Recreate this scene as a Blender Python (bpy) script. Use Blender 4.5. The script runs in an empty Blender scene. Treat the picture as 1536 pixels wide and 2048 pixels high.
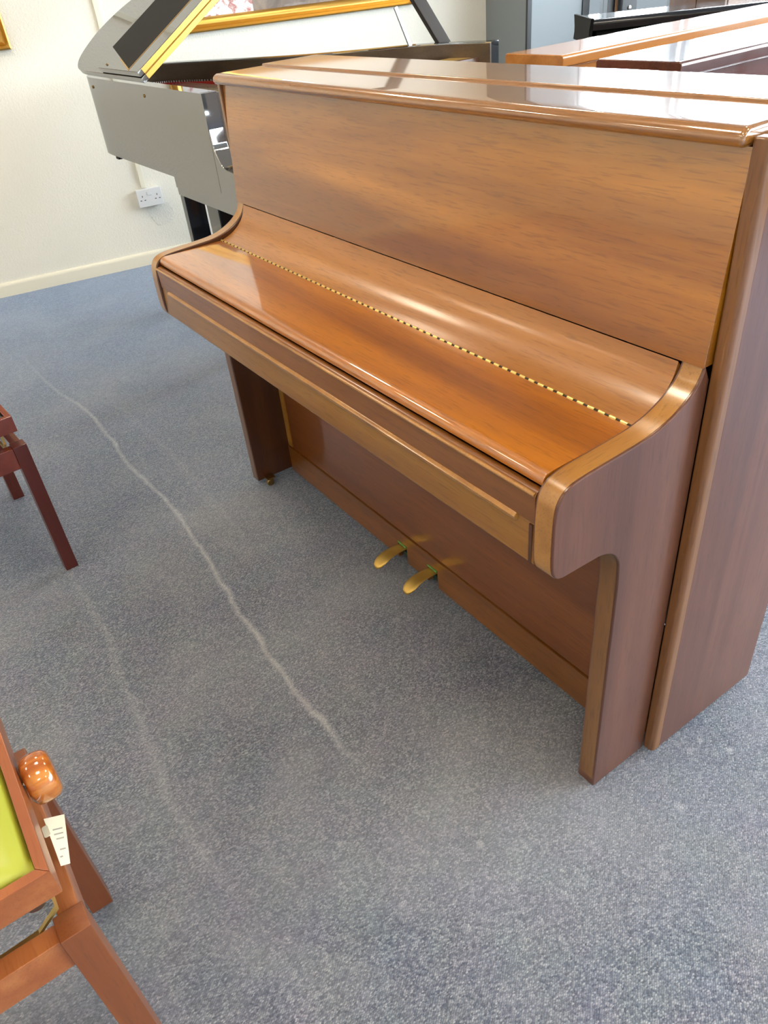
import bpy, bmesh, math, random
from mathutils import Vector, Matrix
random.seed(7)
PI = math.pi
SC = bpy.context.scene
COL = SC.collection

# ------------------------------------------------------------------ camera
cam_d = bpy.data.cameras.new('camera'); cam = bpy.data.objects.new('camera', cam_d); COL.objects.link(cam)
RC = ((0.57535, 0.81304, -0.08911), (0.44187, -0.39982, -0.80308), (-0.68856, 0.42268, -0.58929))  # right, down, forward
right, down, fwd = (Vector(r).normalized() for r in RC)
down = (down - right * down.dot(right)).normalized(); fwd = right.cross(down)
M = Matrix.Identity(4)
for i in range(3):
    M[i][0] = right[i]; M[i][1] = -down[i]; M[i][2] = -fwd[i]
M.translation = Vector((1.92497, -0.83942, 1.29322))
cam.matrix_world = M
cam_d.sensor_fit = 'VERTICAL'; cam_d.sensor_height = 36.0; cam_d.lens = 1509.06 / 2048 * 36.0
cam_d.clip_start = 0.02; cam_d.clip_end = 300
SC.camera = cam

# ------------------------------------------------------------------ room frame: s along the left wall, d away from it
A0 = Vector((-2.608, -0.338)); U = Vector((0.16676727, 0.98599629)); N = Vector((0.98599629, -0.16676727))
WANG = math.atan2(-0.16676727, 0.98599629)       # turn about z that maps local x -> N, local y -> U
def wp(s, d, z=0.0):
    p = A0 + U * s + N * d
    return Vector((p.x, p.y, z))
S_BACK, S_END, D_RIGHT, Z_CEIL = -4.6, 4.6, 8.2, 2.65

# ------------------------------------------------------------------ world: bright overcast sky
w = bpy.data.worlds.new('overcast_sky'); SC.world = w; w.use_nodes = True
bg = w.node_tree.nodes['Background']; bg.inputs[0].default_value = (0.86, 0.93, 1.0, 1); bg.inputs[1].default_value = 16.0
SC.view_settings.view_transform = 'Standard'; SC.view_settings.look = 'None'
SC.view_settings.exposure = 0.28; SC.view_settings.gamma = 1.0
SC.view_settings.use_curve_mapping = False
def portal(name, s, d, z, sx, sz, normal_ang):
    L = bpy.data.lights.new(name, 'AREA'); L.shape = 'RECTANGLE'; L.size = sx; L.size_y = sz
    L.cycles.is_portal = True
    o = bpy.data.objects.new(name, L); COL.objects.link(o)
    o.location = wp(s, d, z); o.rotation_euler = (PI / 2, 0, normal_ang)
    return o
# area lights shine along local -z; rotated by 90 deg about x this is local +y
portal('daylight_portal', S_END - .02, D_RIGHT / 2, 1.42, D_RIGHT - .2, 2.2, WANG + PI)
portal('daylight_portal', 4.03, .03, 1.42, 1.1, 2.2, WANG - PI / 2)

# ------------------------------------------------------------------ materials
MATS = {}
def new_mat(name):
    m = bpy.data.materials.new(name); m.use_nodes = True; MATS[name] = m
    nt = m.node_tree; b = nt.nodes['Principled BSDF']
    return m, nt, b
def plain(name, col, rough=.5, metal=0, coat=0, ior=1.5, emit=None, es=0, croat=.05):
    m, nt, b = new_mat(name)
    b.inputs['Base Color'].default_value = (*col, 1); b.inputs['Roughness'].default_value = rough
    b.inputs['Metallic'].default_value = metal; b.inputs['IOR'].default_value = ior
    b.inputs['Coat Weight'].default_value = coat; b.inputs['Coat Roughness'].default_value = croat
    if emit: b.inputs['Emission Color'].default_value = (*emit, 1); b.inputs['Emission Strength'].default_value = es
    return m
def nd(nt, t, **kw):
    n = nt.nodes.new(t)
    for k, v in kw.items(): setattr(n, k, v)
    return n
def mixc(nt, fac, a, b, blend='MIX'):
    n = nd(nt, 'ShaderNodeMix', data_type='RGBA', blend_type=blend)
    for idx, v in ((0, fac), (6, a), (7, b)):
        if isinstance(v, (int, float)): n.inputs[idx].default_value = v
        elif isinstance(v, tuple): n.inputs[idx].default_value = (*v, 1) if len(v) == 3 else v
        else: nt.links.new(v, n.inputs[idx])
    return n.outputs[2]
def ramp(nt, src, stops):
    n = nd(nt, 'ShaderNodeValToRGB'); e = n.color_ramp.elements
    while len(e) < len(stops): e.new(.5)
    for i, (p, c) in enumerate(stops):
        e[i].position = p; e[i].color = (*c, 1) if isinstance(c, tuple) else (c, c, c, 1)
    nt.links.new(src, n.inputs[0]); return n.outputs[0]
def noise(nt, vec, scale=1, detail=2, rough=.5, dist=0):
    n = nd(nt, 'ShaderNodeTexNoise'); n.inputs['Scale'].default_value = scale; n.inputs['Detail'].default_value = detail
    n.inputs['Roughness'].default_value = rough; n.inputs['Distortion'].default_value = dist
    if vec is not None: nt.links.new(vec, n.inputs['Vector'])
    return n.outputs['Fac']
def mapping(nt, scale, loc=(0, 0, 0), rot=(0, 0, 0)):
    t = nd(nt, 'ShaderNodeTexCoord'); mp = nd(nt, 'ShaderNodeMapping')
    mp.inputs['Scale'].default_value = scale; mp.inputs['Location'].default_value = loc; mp.inputs['Rotation'].default_value = rot
    nt.links.new(t.outputs['Object'], mp.inputs['Vector']); return mp.outputs[0]
def wood(name, axis, dark, mid, light, seed=0, rough=.3, coat=.6, crough=.1, bands=9, fine=1.0, skew=0.0, spec=.5, cior=1.5):
    m, nt, b = new_mat(name)
    ax = 'xyz'.index(axis)
    def sc(al, ac): return tuple(al if i == ax else ac for i in range(3))
    rot = [0, 0, 0]
    if skew: rot[1 if axis in 'xz' else 0] = skew
    v1 = mapping(nt, sc(.55, bands), (seed * 3.1, seed * 1.7, seed * 2.3), tuple(rot))
    v2 = mapping(nt, sc(20, 300), (seed, seed * .7, seed * 1.3), tuple(rot))
    v3 = mapping(nt, sc(2.2, 38), (seed, seed * 5.7, seed * 1.9), tuple(rot))
    c1 = ramp(nt, noise(nt, v1, 1, 4, .55, .5), [(.32, dark), (.5, mid), (.68, light)])
    n3 = noise(nt, v3, 1, 3, .6, .3)
    c2 = mixc(nt, ramp(nt, n3, [(.36, .32), (.62, 0.)]), c1, dark)
    n2 = noise(nt, v2, 1, 2, .6)
    p = ramp(nt, n2, [(.34, .32 * fine), (.46, 0.)])
    c3 = mixc(nt, p, c2, tuple(x * .45 for x in dark))
    nt.links.new(c3, b.inputs['Base Color'])
    b.inputs['Roughness'].default_value = rough
    b.inputs['Coat Weight'].default_value = coat; b.inputs['Coat Roughness'].default_value = crough; b.inputs['Coat IOR'].default_value = cior
    b.inputs['Specular IOR Level'].default_value = spec
    bp = nd(nt, 'ShaderNodeBump'); bp.inputs['Strength'].default_value = .05; bp.inputs['Distance'].default_value = .001
    nt.links.new(n2, bp.inputs['Height']); nt.links.new(bp.outputs[0], b.inputs['Normal'])
    return m
# mahogany of the main piano
MD, MM, ML = (.17, .058, .012), (.29, .112, .027), (.40, .175, .05)
wood('mah_panel', 'x', (.22, .072, .004), (.40, .150, .008), (.56, .235, .020), 1, bands=8, coat=1, crough=.045, cior=1.75, skew=.05)
wood('mah_fall', 'x', (.20, .052, .002), (.39, .118, .004), (.54, .190, .009), 2, bands=7, crough=.035, coat=1, cior=2.0)
wood('mah_curve', 'x', (.25, .092, .016), (.36, .143, .026), (.45, .192, .040), 3, rough=.40, crough=.2, coat=.8)
wood('mah_rail', 'x', (.18, .070, .008), (.27, .117, .014), (.35, .165, .024), 4, crough=.15)
wood('mah_slip', 'x', (.15, .052, .010), (.23, .086, .017), (.31, .125, .028), 5, crough=.15)
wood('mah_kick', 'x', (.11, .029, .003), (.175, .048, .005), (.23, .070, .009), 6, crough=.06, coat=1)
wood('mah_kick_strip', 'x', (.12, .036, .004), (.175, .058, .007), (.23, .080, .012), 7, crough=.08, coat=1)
wood('mah_lid', 'x', (.24, .092, .018), (.34, .142, .028), (.44, .195, .045), 8, rough=.22, crough=.05, coat=1.0, cior=2.0)
wood('mah_arm', 'y', (.25, .105, .020), (.36, .165, .034), (.44, .215, .05), 9, crough=.16, coat=.8)
wood('mah_side', 'z', (.085, .030, .016), (.130, .048, .026), (.165, .066, .036), 10, bands=13, crough=.16, coat=.35)  # cool, bluish light on the piano's side is put into this wood colour
wood('mah_leg', 'z', (.045, .013, .004), (.075, .022, .006), (.10, .034, .009), 11, crough=.12)  # shade on the left leg's inner face is darkened into the wood colour
wood('mah_lit_edge', 'z', (.13, .05, .014), (.20, .08, .02), (.26, .11, .03), 23, crough=.14)  # golden version of the side wood, warm front light put into its colour
wood('mah_leg_edge_shaded', 'z', (.125, .05, .012), (.185, .078, .018), (.23, .105, .026), 22, crough=.2)  # same veneer as the arm, darkened for the shadow below the key bed
wood('mah_back', 'z', (.10, .05, .02), (.16, .08, .03), (.2, .11, .05), 12, coat=0)
# stools
wood('stool_cherry', 'y', (.24, .062, .017), (.33, .10, .028), (.42, .15, .048), 13, rough=.35, coat=.4, crough=.2, bands=14, fine=.7)
wood('stool_cherry_leg', 'z', (.130, .032, .008), (.190, .05, .013), (.245, .075, .020), 14, rough=.4, coat=.3, crough=.25, bands=12, fine=.6)
wood('stool_knob', 'x', (.32, .08, .012), (.50, .16, .025), (.62, .26, .05), 15, rough=.15, coat=1, crough=.03, bands=60, fine=.5)
wood('stool_red', 'x', (.10, .012, .006), (.15, .02, .01), (.19, .032, .016), 16, rough=.25, coat=1, crough=.08, cior=1.6, fine=.1)
wood('stool_red_leg', 'z', (.085, .012, .008), (.12, .018, .011), (.15, .026, .015), 17, rough=.35, coat=.4, crough=.15)
plain('leather_green', (.34, .37, .035), .42, coat=.15, croat=.3)
plain('leather_teal', (.008, .022, .024), .35, coat=.3, croat=.2)
# other pianos
wood('oak_piano', 'x', (.38, .15, .03), (.50, .20, .045), (.58, .26, .07), 18, rough=.25, coat=.8, crough=.06, fine=.5)
wood('oak_piano_z', 'z', (.38, .15, .03), (.50, .20, .045), (.58, .26, .07), 18, rough=.25, coat=.8, crough=.06, fine=.5)
wood('red_mah', 'x', (.055, .014, .010), (.095, .024, .017), (.13, .036, .024), 19, rough=.22, coat=1, crough=.05)
wood('red_mah_z', 'z', (.055, .014, .010), (.095, .024, .017), (.13, .036, .024), 19, rough=.22, coat=1, crough=.05)
wood('brown_cab', 'z', (.10, .04, .014), (.15, .062, .022), (.2, .085, .03), 20, rough=.4, coat=.2)
wood('fall_brown', 'y', (.06, .025, .010), (.10, .044, .018), (.13, .06, .026), 24, rough=.4, coat=.15)
wood('rim_reflection', 'x', (.05, .03, .018), (.075, .048, .028), (.1, .066, .04), 21, rough=.35, coat=.4)  # brown reflection seen in the black inner rim, put into the colour as wood
plain('black_lacquer', (.012, .012, .013), .04, ior=4.2, coat=0)
plain('black_gloss', (.010, .011, .014), .10, ior=1.45, coat=.6)
plain('prop_dark', (.03, .022, .016), .45, ior=1.3)
plain('black_matte', (.010, .010, .010), .6, ior=1.25)
plain('brass', (.60, .39, .10), .42, .85)
plain('brass_bright', (.78, .58, .20), .35, .8)
plain('brass_old', (.34, .22, .08), .38, 1)
plain('hinge_dark', (.03, .022, .012), .5, .3)
plain('gold_leaf', (.62, .37, .09), .34, .85)
plain('gold_dark', (.45, .26, .06), .35, .85)
plain('gold_plate', (.75, .52, .16), .35, .8)
plain('felt_red', (.42, .03, .03), .95)
plain('felt_green', (.13, .26, .06), .95)
plain('felt_dark', (.02, .05, .03), .95)
plain('key_ivory', (.80, .77, .68), .25, coat=.4)
plain('steel', (.55, .56, .58), .3, 1)
plain('steel_dark', (.10, .10, .11), .4, .8)
plain('white_plastic', (.74, .76, .78), .35)
plain('slot_dark', (.05, .05, .06), .6)
plain('paper', (.80, .77, .60), .8)
plain('print_grey', (.36, .35, .30), .8)
plain('grey_paint', (.22, .25, .27), .5)
plain('frame_black', (.012, .014, .016), .35)
plain('skirting', (.80, .78, .66), .4)
plain('ceiling_white', (.82, .81, .77), .9)
plain('tarmac', (.026, .027, .028), .9, ior=1.0)
plain('grass', (.016, .032, .007), .95, ior=1.0)
plain('lamp_glow', (.9, .85, .75), .6, emit=(1.0, .84, .64), es=31.0)
plain('lamp_frame', (.8, .8, .8), .4)
plain('brown_card', (.26, .14, .07), .7)
def wall_mat(name, col, bump=.35):
    m, nt, b = new_mat(name)
    v = mapping(nt, (1, 1, 1))
    big = noise(nt, v, 1.3, 3, .5)
    c = mixc(nt, ramp(nt, big, [(.3, 0.), (.7, .35)]), col, tuple(x * .95 for x in col))
    nt.links.new(c, b.inputs['Base Color']); b.inputs['Roughness'].default_value = .75
    n1 = noise(nt, v, 95, 4, .65, .4)
    bp = nd(nt, 'ShaderNodeBump'); bp.inputs['Strength'].default_value = bump; bp.inputs['Distance'].default_value = .004
    nt.links.new(ramp(nt, n1, [(.42, 0.), (.7, 1.)]), bp.inputs['Height']); nt.links.new(bp.outputs[0], b.inputs['Normal'])
    return m
wall_mat('wall_cream', (.84, .83, .755))
wall_mat('wall_patch', (.80, .80, .74), .6)
def glass_mat():
    m, nt, b = new_mat('window_glass'); nt.nodes.remove(b)
    t = nd(nt, 'ShaderNodeBsdfTransparent'); t.inputs[0].default_value = (.95, .97, .97, 1)
    g = nd(nt, 'ShaderNodeBsdfGlossy'); g.inputs['Roughness'].default_value = .02
    mx = nd(nt, 'ShaderNodeMixShader'); mx.inputs[0].default_value = .05
    nt.links.new(t.outputs[0], mx.inputs[1]); nt.links.new(g.outputs[0], mx.inputs[2])
    nt.links.new(mx.outputs[0], nt.nodes['Material Output'].inputs[0])
glass_mat()
def picture_mat(name, cols, scale):
    m, nt, b = new_mat(name)
    v = mapping(nt, (scale, scale, scale))
    n = noise(nt, v, 1, 5, .65, .8)
    c = ramp(nt, n, [(i / (len(cols) - 1) * .5 + .25, c) for i, c in enumerate(cols)])
    nt.links.new(c, b.inputs['Base Color']); b.inputs['Roughness'].default_value = .25; b.inputs['Coat Weight'].default_value = .5
def landscape_mat():
    m, nt, b = new_mat('print_brown')
    v = mapping(nt, (1, 1, 1)); sp = nd(nt, 'ShaderNodeSeparateXYZ'); nt.links.new(v, sp.inputs[0])
    n = noise(nt, v, 6, 5, .65, .8)
    land = ramp(nt, n, [(.25, (.05, .035, .025)), (.5, (.17, .12, .085)), (.75, (.32, .24, .18))])
    sky = ramp(nt, n, [(.3, (.62, .68, .72)), (.7, (.85, .85, .83))])
    a = nd(nt, 'ShaderNodeMath', operation='MULTIPLY_ADD'); nt.links.new(n, a.inputs[0]); a.inputs[1].default_value = .12; nt.links.new(sp.outputs[2], a.inputs[2])
    nt.links.new(mixc(nt, ramp(nt, a.outputs[0], [(.20, 0.), (.24, 1.)]), land, sky), b.inputs['Base Color'])
    b.inputs['Roughness'].default_value = .3; b.inputs['Coat Weight'].default_value = .5
landscape_mat()
picture_mat('print_white', [(.80, .80, .82), (.78, .78, .80), (.80, .80, .82), (.45, .12, .10), (.80, .80, .82)], 30)
picture_mat('print_dark', [(.05, .03, .015), (.14, .09, .04), (.28, .19, .09)], 5)

def carpet_mat():
    m, nt, b = new_mat('carpet_blue'); L = nt.links.new
    tc = nd(nt, 'ShaderNodeTexCoord'); P = tc.outputs['Object']
    sep = nd(nt, 'ShaderNodeSeparateXYZ'); L(P, sep.inputs[0])
    # loop pile: small cells drawn along a diagonal twill, speckled yarn
    mp = nd(nt, 'ShaderNodeMapping'); mp.inputs['Rotation'].default_value = (0, 0, .62); mp.inputs['Scale'].default_value = (390, 230, 1); L(P, mp.inputs[0])
    vo = nd(nt, 'ShaderNodeTexVoronoi', feature='F1'); vo.inputs['Scale'].default_value = 1; vo.inputs['Randomness'].default_value = .75; L(mp.outputs[0], vo.inputs['Vector'])
    yarn = ramp(nt, vo.outputs['Color'], [(.15, (.097, .103, .128)), (.5, (.208, .219, .254)), (.85, (.38, .394, .424))])
    hgt = ramp(nt, vo.outputs['Distance'], [(.1, 1.), (.75, 0.)])
    c = mixc(nt, hgt, mixc(nt, .55, yarn, (.05, .06, .085)), yarn)
    med = noise(nt, P, 60, 3, .6)
    c = mixc(nt, ramp(nt, med, [(.35, .3), (.65, 0.)]), c, (.075, .09, .13))
    tint = nd(nt, 'ShaderNodeTexNoise'); tint.inputs['Scale'].default_value = 11; tint.inputs['Detail'].default_value = 3; L(P, tint.inputs['Vector'])
    c = mixc(nt, .09, c, tint.outputs['Color'], 'OVERLAY')
    big = noise(nt, P, 2.2, 4, .6, .4)
    c = mixc(nt, ramp(nt, big, [(.42, 0.), (.75, .34)]), c, (.36, .365, .37))       # worn, dusty patches
    spk = noise(nt, P, 420, 1, .5)
    c = mixc(nt, ramp(nt, spk, [(.66, 0.), (.76, .5)]), c, (.32, .34, .37))
    wob = noise(nt, P, 9, 3, .6); wob2 = noise(nt, P, 55, 2, .6)
    def trail(pts, width, strength, col):
        nonlocal c
        x0, x1 = pts[0][0], pts[-1][0]; ys = [p[1] for p in pts]; y0, y1 = min(ys) - .02, max(ys) + .02
        mr = nd(nt, 'ShaderNodeMapRange'); mr.inputs[1].default_value = x0; mr.inputs[2].default_value = x1; L(sep.outputs[0], mr.inputs[0])
        fc = nd(nt, 'ShaderNodeFloatCurve'); cu = fc.mapping.curves[0]
        npt = [((x - x0) / (x1 - x0), (y - y0) / (y1 - y0)) for x, y in pts]
        while len(cu.points) < len(npt): cu.points.new(.5, .5)
        for p, q in zip(cu.points, npt): p.location = q
        fc.mapping.update(); L(mr.outputs[0], fc.inputs['Value'])
        def mth(op, a, bb=None):
            n = nd(nt, 'ShaderNodeMath', operation=op)
            for i, v in enumerate((a, bb)):
                if v is None: continue
                if isinstance(v, (int, float)): n.inputs[i].default_value = v
                else: L(v, n.inputs[i])
            return n.outputs[0]
        yy = mth('ADD', mth('MULTIPLY', fc.outputs[0], y1 - y0), y0)
        yy = mth('ADD', yy, mth('MULTIPLY', mth('SUBTRACT', wob, .5), .03))
        dist = mth('ABSOLUTE', mth('SUBTRACT', sep.outputs[1], yy))
        inside = mth('MULTIPLY', mth('MINIMUM', mth('MAXIMUM', mth('MULTIPLY', mth('SUBTRACT', sep.outputs[0], x0), 1.2), 0.0), 1.0), mth('MINIMUM', mth('MAXIMUM', mth('MULTIPLY', mth('SUBTRACT', x1, sep.outputs[0]), 5.0), 0.0), 1.0))
        f = mth('SUBTRACT', 1.0, mth('DIVIDE', dist, width)); f = mth('MAXIMUM', f, 0.0); f = mth('MULTIPLY', f, mth('ADD', .25, mth('MULTIPLY', spk, 1.3)))
        f = mth('MULTIPLY', mth('MULTIPLY', f, inside), mth('MULTIPLY', strength, mth('MULTIPLY', mth('ADD', .2, wob2), mth('ADD', .3, mth('MULTIPLY', wob, 1.4)))))
        c = mixc(nt, mth('MINIMUM', f, 1.0), c, col)
    pale = (.60, .61, .62)
    trail([(-1.7, -.45), (-1.25, -.434), (-.74, -.385), (-.385, -.398), (-.10, -.386), (.156, -.397), (.413, -.424), (.614, -.439), (.753, -.446), (.934, -.448), (1.12, -.43)], .0105, .55, pale)
    trail([(-.6, -.70), (.096, -.729), (.32, -.731), (.61, -.756), (.77, -.769), (.937, -.782), (1.075, -.77), (1.22, -.755)], .014, .16, pale)
    trail([(-1.2, -.29), (-.5, -.27), (-.1, -.27), (.3, -.30)], .02, .10, pale)
    def spot(x, y, r, k):
        nonlocal c
        vm = nd(nt, 'ShaderNodeVectorMath', operation='DISTANCE'); L(P, vm.inputs[0]); vm.inputs[1].default_value = (x, y, 0)
        a = nd(nt, 'ShaderNodeMath', operation='ADD'); L(vm.outputs['Value'], a.inputs[0])
        s2 = nd(nt, 'ShaderNodeMath', operation='MULTIPLY'); L(wob2, s2.inputs[0]); s2.inputs[1].default_value = r * .9; L(s2.outputs[0], a.inputs[1])
        c = mixc(nt, ramp(nt, a.outputs[0], [(r * .6, k), (r * 1.4, 0.)]), c, pale)
    for x, y, r, k in ((1.46, .082, .012, .25), (1.507, .14, .010, .45), (1.525, -.034, .012, .25), (1.198, -.566, .010, .25), (1.589, -.156, .010, .2), (1.457, .116, .008, .3), (1.356, -.366, .01, .3), (-.62, -.33, .012, .12)):
        spot(x, y, r, k)
    L(c, b.inputs['Base Color']); b.inputs['Roughness'].default_value = .95; b.inputs['Specular IOR Level'].default_value = .1
    b.inputs['Sheen Weight'].default_value = 1.0; b.inputs['Sheen Roughness'].default_value = .4; b.inputs['Sheen Tint'].default_value = (.55, .72, 1, 1)
    bp = nd(nt, 'ShaderNodeBump'); bp.inputs['Strength'].default_value = .5; bp.inputs['Distance'].default_value = .002
    L(hgt, bp.inputs['Height']); L(bp.outputs[0], b.inputs['Normal'])
carpet_mat()

# ------------------------------------------------------------------ mesh helpers
def finish(bm, ang=35):
    bmesh.ops.recalc_face_normals(bm, faces=bm.faces)
    lim = math.radians(ang)
    for f in bm.faces: f.smooth = True
    for e in bm.edges:
        if len(e.link_faces) == 2 and e.calc_face_angle(0) > lim: e.smooth = False
def obj(name, bm, mat, parent=None, world=True, ang=35):
    finish(bm, ang)
    me = bpy.data.meshes.new(name); bm.to_mesh(me); bm.free()
    me.materials.append(MATS[mat])
    o = bpy.data.objects.new(name, me); COL.objects.link(o)
    if parent: o.parent = parent
    if len(me.polygons) > 6:
        wn = o.modifiers.new('weighted_normals', 'WEIGHTED_NORMAL'); wn.keep_sharp = True
    return o
def box(x0, x1, y0, y1, z0, z1, bev=0, seg=2, bm=None):
    nb = bmesh.new()
    v = [nb.verts.new((x, y, z)) for x in (x0, x1) for y in (y0, y1) for z in (z0, z1)]
    for f in ((0, 1, 3, 2), (4, 6, 7, 5), (0, 4, 5, 1), (2, 3, 7, 6), (0, 2, 6, 4), (1, 5, 7, 3)): nb.faces.new([v[i] for i in f])
    if bev: bmesh.ops.bevel(nb, geom=nb.edges[:], offset=bev, segments=seg, profile=.5, affect='EDGES', clamp_overlap=True)
    return join(bm, nb)
def join(bm, nb):
    if bm is None: return nb
    me = bpy.data.meshes.new('tmp'); nb.to_mesh(me); nb.free(); bm.from_mesh(me); bpy.data.meshes.remove(me); return bm
def prism(prof, axis, lo, hi, bev=0, seg=3, bm=None):
    nb = bmesh.new()
    def mk(a, b_, c): return {'x': (c, a, b_), 'y': (a, c, b_), 'z': (a, b_, c)}[axis]
    n = len(prof)
    va = [nb.verts.new(mk(p[0], p[1], lo)) for p in prof]; vb = [nb.verts.new(mk(p[0], p[1], hi)) for p in prof]
    fa = nb.faces.new(va); fb = nb.faces.new(vb[::-1])
    for i in range(n): nb.faces.new((va[i], va[(i + 1) % n], vb[(i + 1) % n], vb[i]))
    bmesh.ops.recalc_face_normals(nb, faces=nb.faces)
    if bev:
        es = list({e for f in (fa, fb) for e in f.edges})
        bmesh.ops.bevel(nb, geom=es, offset=bev, segments=seg, profile=.5, affect='EDGES', clamp_overlap=True)
    return join(bm, nb)
def rounded(pts, rad, seg=5):
    """polygon with rounded corners; rad may be a list"""
    out = []; n = len(pts)
    for i in range(n):
        r = rad[i] if isinstance(rad, (list, tuple)) else rad
        p, a, c = Vector(pts[i]), Vector(pts[i - 1]), Vector(pts[(i + 1) % n])
        if r <= 0: out.append(tuple(p)); continue
        u, v = (a - p).normalized(), (c - p).normalized()
        ang = u.angle(v); k = min(r / math.tan(ang / 2), (a - p).length * .49, (c - p).length * .49)
        s, e = p + u * k, p + v * k
        for j in range(seg + 1):
            t = j / seg
            q = s * (1 - t) ** 2 + p * (2 * t * (1 - t)) + e * t * t
            out.append((q.x, q.y))
    return out
def spline(pts, sub=6):
    out = []; n = len(pts)
    for i in range(n - 1):
        p0, p1, p2, p3 = (Vector(pts[max(i - 1, 0)]), Vector(pts[i]), Vector(pts[i + 1]), Vector(pts[min(i + 2, n - 1)]))
        for j in range(sub):
            t = j / sub
            out.append(tuple(.5 * ((2 * p1) + (p2 - p0) * t + (2 * p0 - 5 * p1 + 4 * p2 - p3) * t * t + (3 * p1 - p0 - 3 * p2 + p3) * t ** 3)))
    out.append(tuple(pts[-1])); return out
def lathe(prof, axis, centre, n=28, bm=None):
    """prof: list of (radius, offset along axis)"""
    nb = bmesh.new(); rings = []
    for r, h in prof:
        ring = []
        for i in range(n):
            a = 2 * PI * i / n; c, s = r * math.cos(a), r * math.sin(a)
            p = {'x': (h, c, s), 'y': (c, h, s), 'z': (c, s, h)}[axis]
            ring.append(nb.verts.new(tuple(p[k] + centre[k] for k in range(3))))
        rings.append(ring)
    for a, b_ in zip(rings, rings[1:]):
        for i in range(n): nb.faces.new((a[i], a[(i + 1) % n], b_[(i + 1) % n], b_[i]))
    nb.faces.new(rings[0]); nb.faces.new(rings[-1][::-1])
    return join(bm, nb)
def tube(p0, p1, r, n=12, bm=None):
    nb = bmesh.new(); p0, p1 = Vector(p0), Vector(p1); d = (p1 - p0).normalized()
    a = d.orthogonal().normalized(); b_ = d.cross(a); R0, R1 = [], []
    for i in range(n):
        o = a * math.cos(2 * PI * i / n) * r + b_ * math.sin(2 * PI * i / n) * r
        R0.append(nb.verts.new(p0 + o)); R1.append(nb.verts.new(p1 + o))
    for i in range(n): nb.faces.new((R0[i], R0[(i + 1) % n], R1[(i + 1) % n], R1[i]))
    nb.faces.new(R0[::-1]); nb.faces.new(R1); return join(bm, nb)
def bar(p0, p1, wd, th, up=(0, 0, 1), bev=.002, bm=None):
    """rectangular bar from p0 to p1"""
    p0, p1 = Vector(p0), Vector(p1); d = p1 - p0; L = d.length; d.normalize()
    sx = d.cross(Vector(up)).normalized(); sz = sx.cross(d)
    nb = box(0, L, -wd / 2, wd / 2, -th / 2, th / 2, bev)
    mt = Matrix(((d.x, sx.x, sz.x, p0.x), (d.y, sx.y, sz.y, p0.y), (d.z, sx.z, sz.z, p0.z), (0, 0, 0, 1)))
    bmesh.ops.transform(nb, matrix=mt, verts=nb.verts); return join(bm, nb)
def ribbon(path, wd, th, axis, bm=None):
    """bent flat strip: path of 3-d points, width along axis vector"""
    nb = bmesh.new(); ax = Vector(axis).normalized() * wd / 2; rows = []
    P = [Vector(p) for p in path]
    for i, p in enumerate(P):
        t = (P[min(i + 1, len(P) - 1)] - P[max(i - 1, 0)]).normalized(); n = t.cross(ax).normalized() * th / 2
        rows.append([nb.verts.new(q) for q in (p + ax + n, p - ax + n, p - ax - n, p + ax - n)])
    for a, b_ in zip(rows, rows[1:]):
        for i in range(4): nb.faces.new((a[i], a[(i + 1) % 4], b_[(i + 1) % 4], b_[i]))
    nb.faces.new(rows[0][::-1]); nb.faces.new(rows[-1]); return join(bm, nb)
def shift(bm, v, rz=0, cen=(0, 0, 0)):
    if rz: bmesh.ops.rotate(bm, cent=cen, matrix=Matrix.Rotation(rz, 3, 'Z'), verts=bm.verts)
    bmesh.ops.translate(bm, vec=Vector(v), verts=bm.verts); return bm
def tag(o, label, cat, group=None):
    o['label'] = label; o['category'] = cat
    if group: o['group'] = group
    return o
def thing(name, label, cat, loc=(0, 0, 0), rz=0, group=None):
    o = bpy.data.objects.new(name, None); COL.objects.link(o); o.empty_display_size = .1
    o.location = loc; o.rotation_euler = (0, 0, rz); return tag(o, label, cat, group)
def struct(name, bm, mat, label, cat, parent=None):
    o = obj(name, bm, mat, parent)
    if not parent: o['kind'] = 'structure'; tag(o, label, cat)
    return o
def place_room(o, s=0, d=0, z=0):
    o.location = wp(s, d, z); o.rotation_euler = (0, 0, WANG); return o
# local frame of room objects: x = d (from the wall), y = s (along the wall)

# ------------------------------------------------------------------ the room
place_room(struct('floor', box(-.2, D_RIGHT + .2, S_BACK - .2, S_END + .2, -.12, 0), 'carpet_blue', 'blue-grey loop pile carpet covering the shop floor', 'carpet'))
fl = bpy.data.objects['floor']
# keep carpet coordinates in the world frame so that its worn trails stay put
for v in fl.data.vertices: v.co = fl.matrix_basis @ v.co
fl.location = (0, 0, 0); fl.rotation_euler = (0, 0, 0)
place_room(struct('ceiling', box(-.2, D_RIGHT + .2, S_BACK - .2, S_END + .2, Z_CEIL, Z_CEIL + .12), 'ceiling_white', 'plain white shop ceiling above the pianos', 'ceiling'))
place_room(struct('wall_left', box(-.15, 0, S_BACK - .15, 3.46, 0, Z_CEIL), 'wall_cream', 'cream textured wall behind the grand piano', 'wall'))
place_room(struct('wall_back', box(-.15, D_RIGHT + .15, S_BACK - .15, S_BACK, 0, Z_CEIL), 'wall_cream', 'cream wall at the rear of the shop', 'wall'))
bm = box(-.15, D_RIGHT + .15, S_END, S_END + .15, 0, .32)
box(-.15, D_RIGHT + .15, S_END, S_END + .15, 2.52, Z_CEIL, bm=bm)
place_room(struct('wall_end', bm, 'frame_black', 'low dark wall under the shop front glazing', 'wall'))
bm = box(D_RIGHT, D_RIGHT + .15, S_BACK, S_END, 0, Z_CEIL)
place_room(struct('wall_right', bm, 'wall_cream', 'cream wall on the far side of the shop', 'wall'))
prof = [(0, 0), (.016, 0), (.016, .052), (.012, .064), (.006, .07), (0, .07)]
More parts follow.
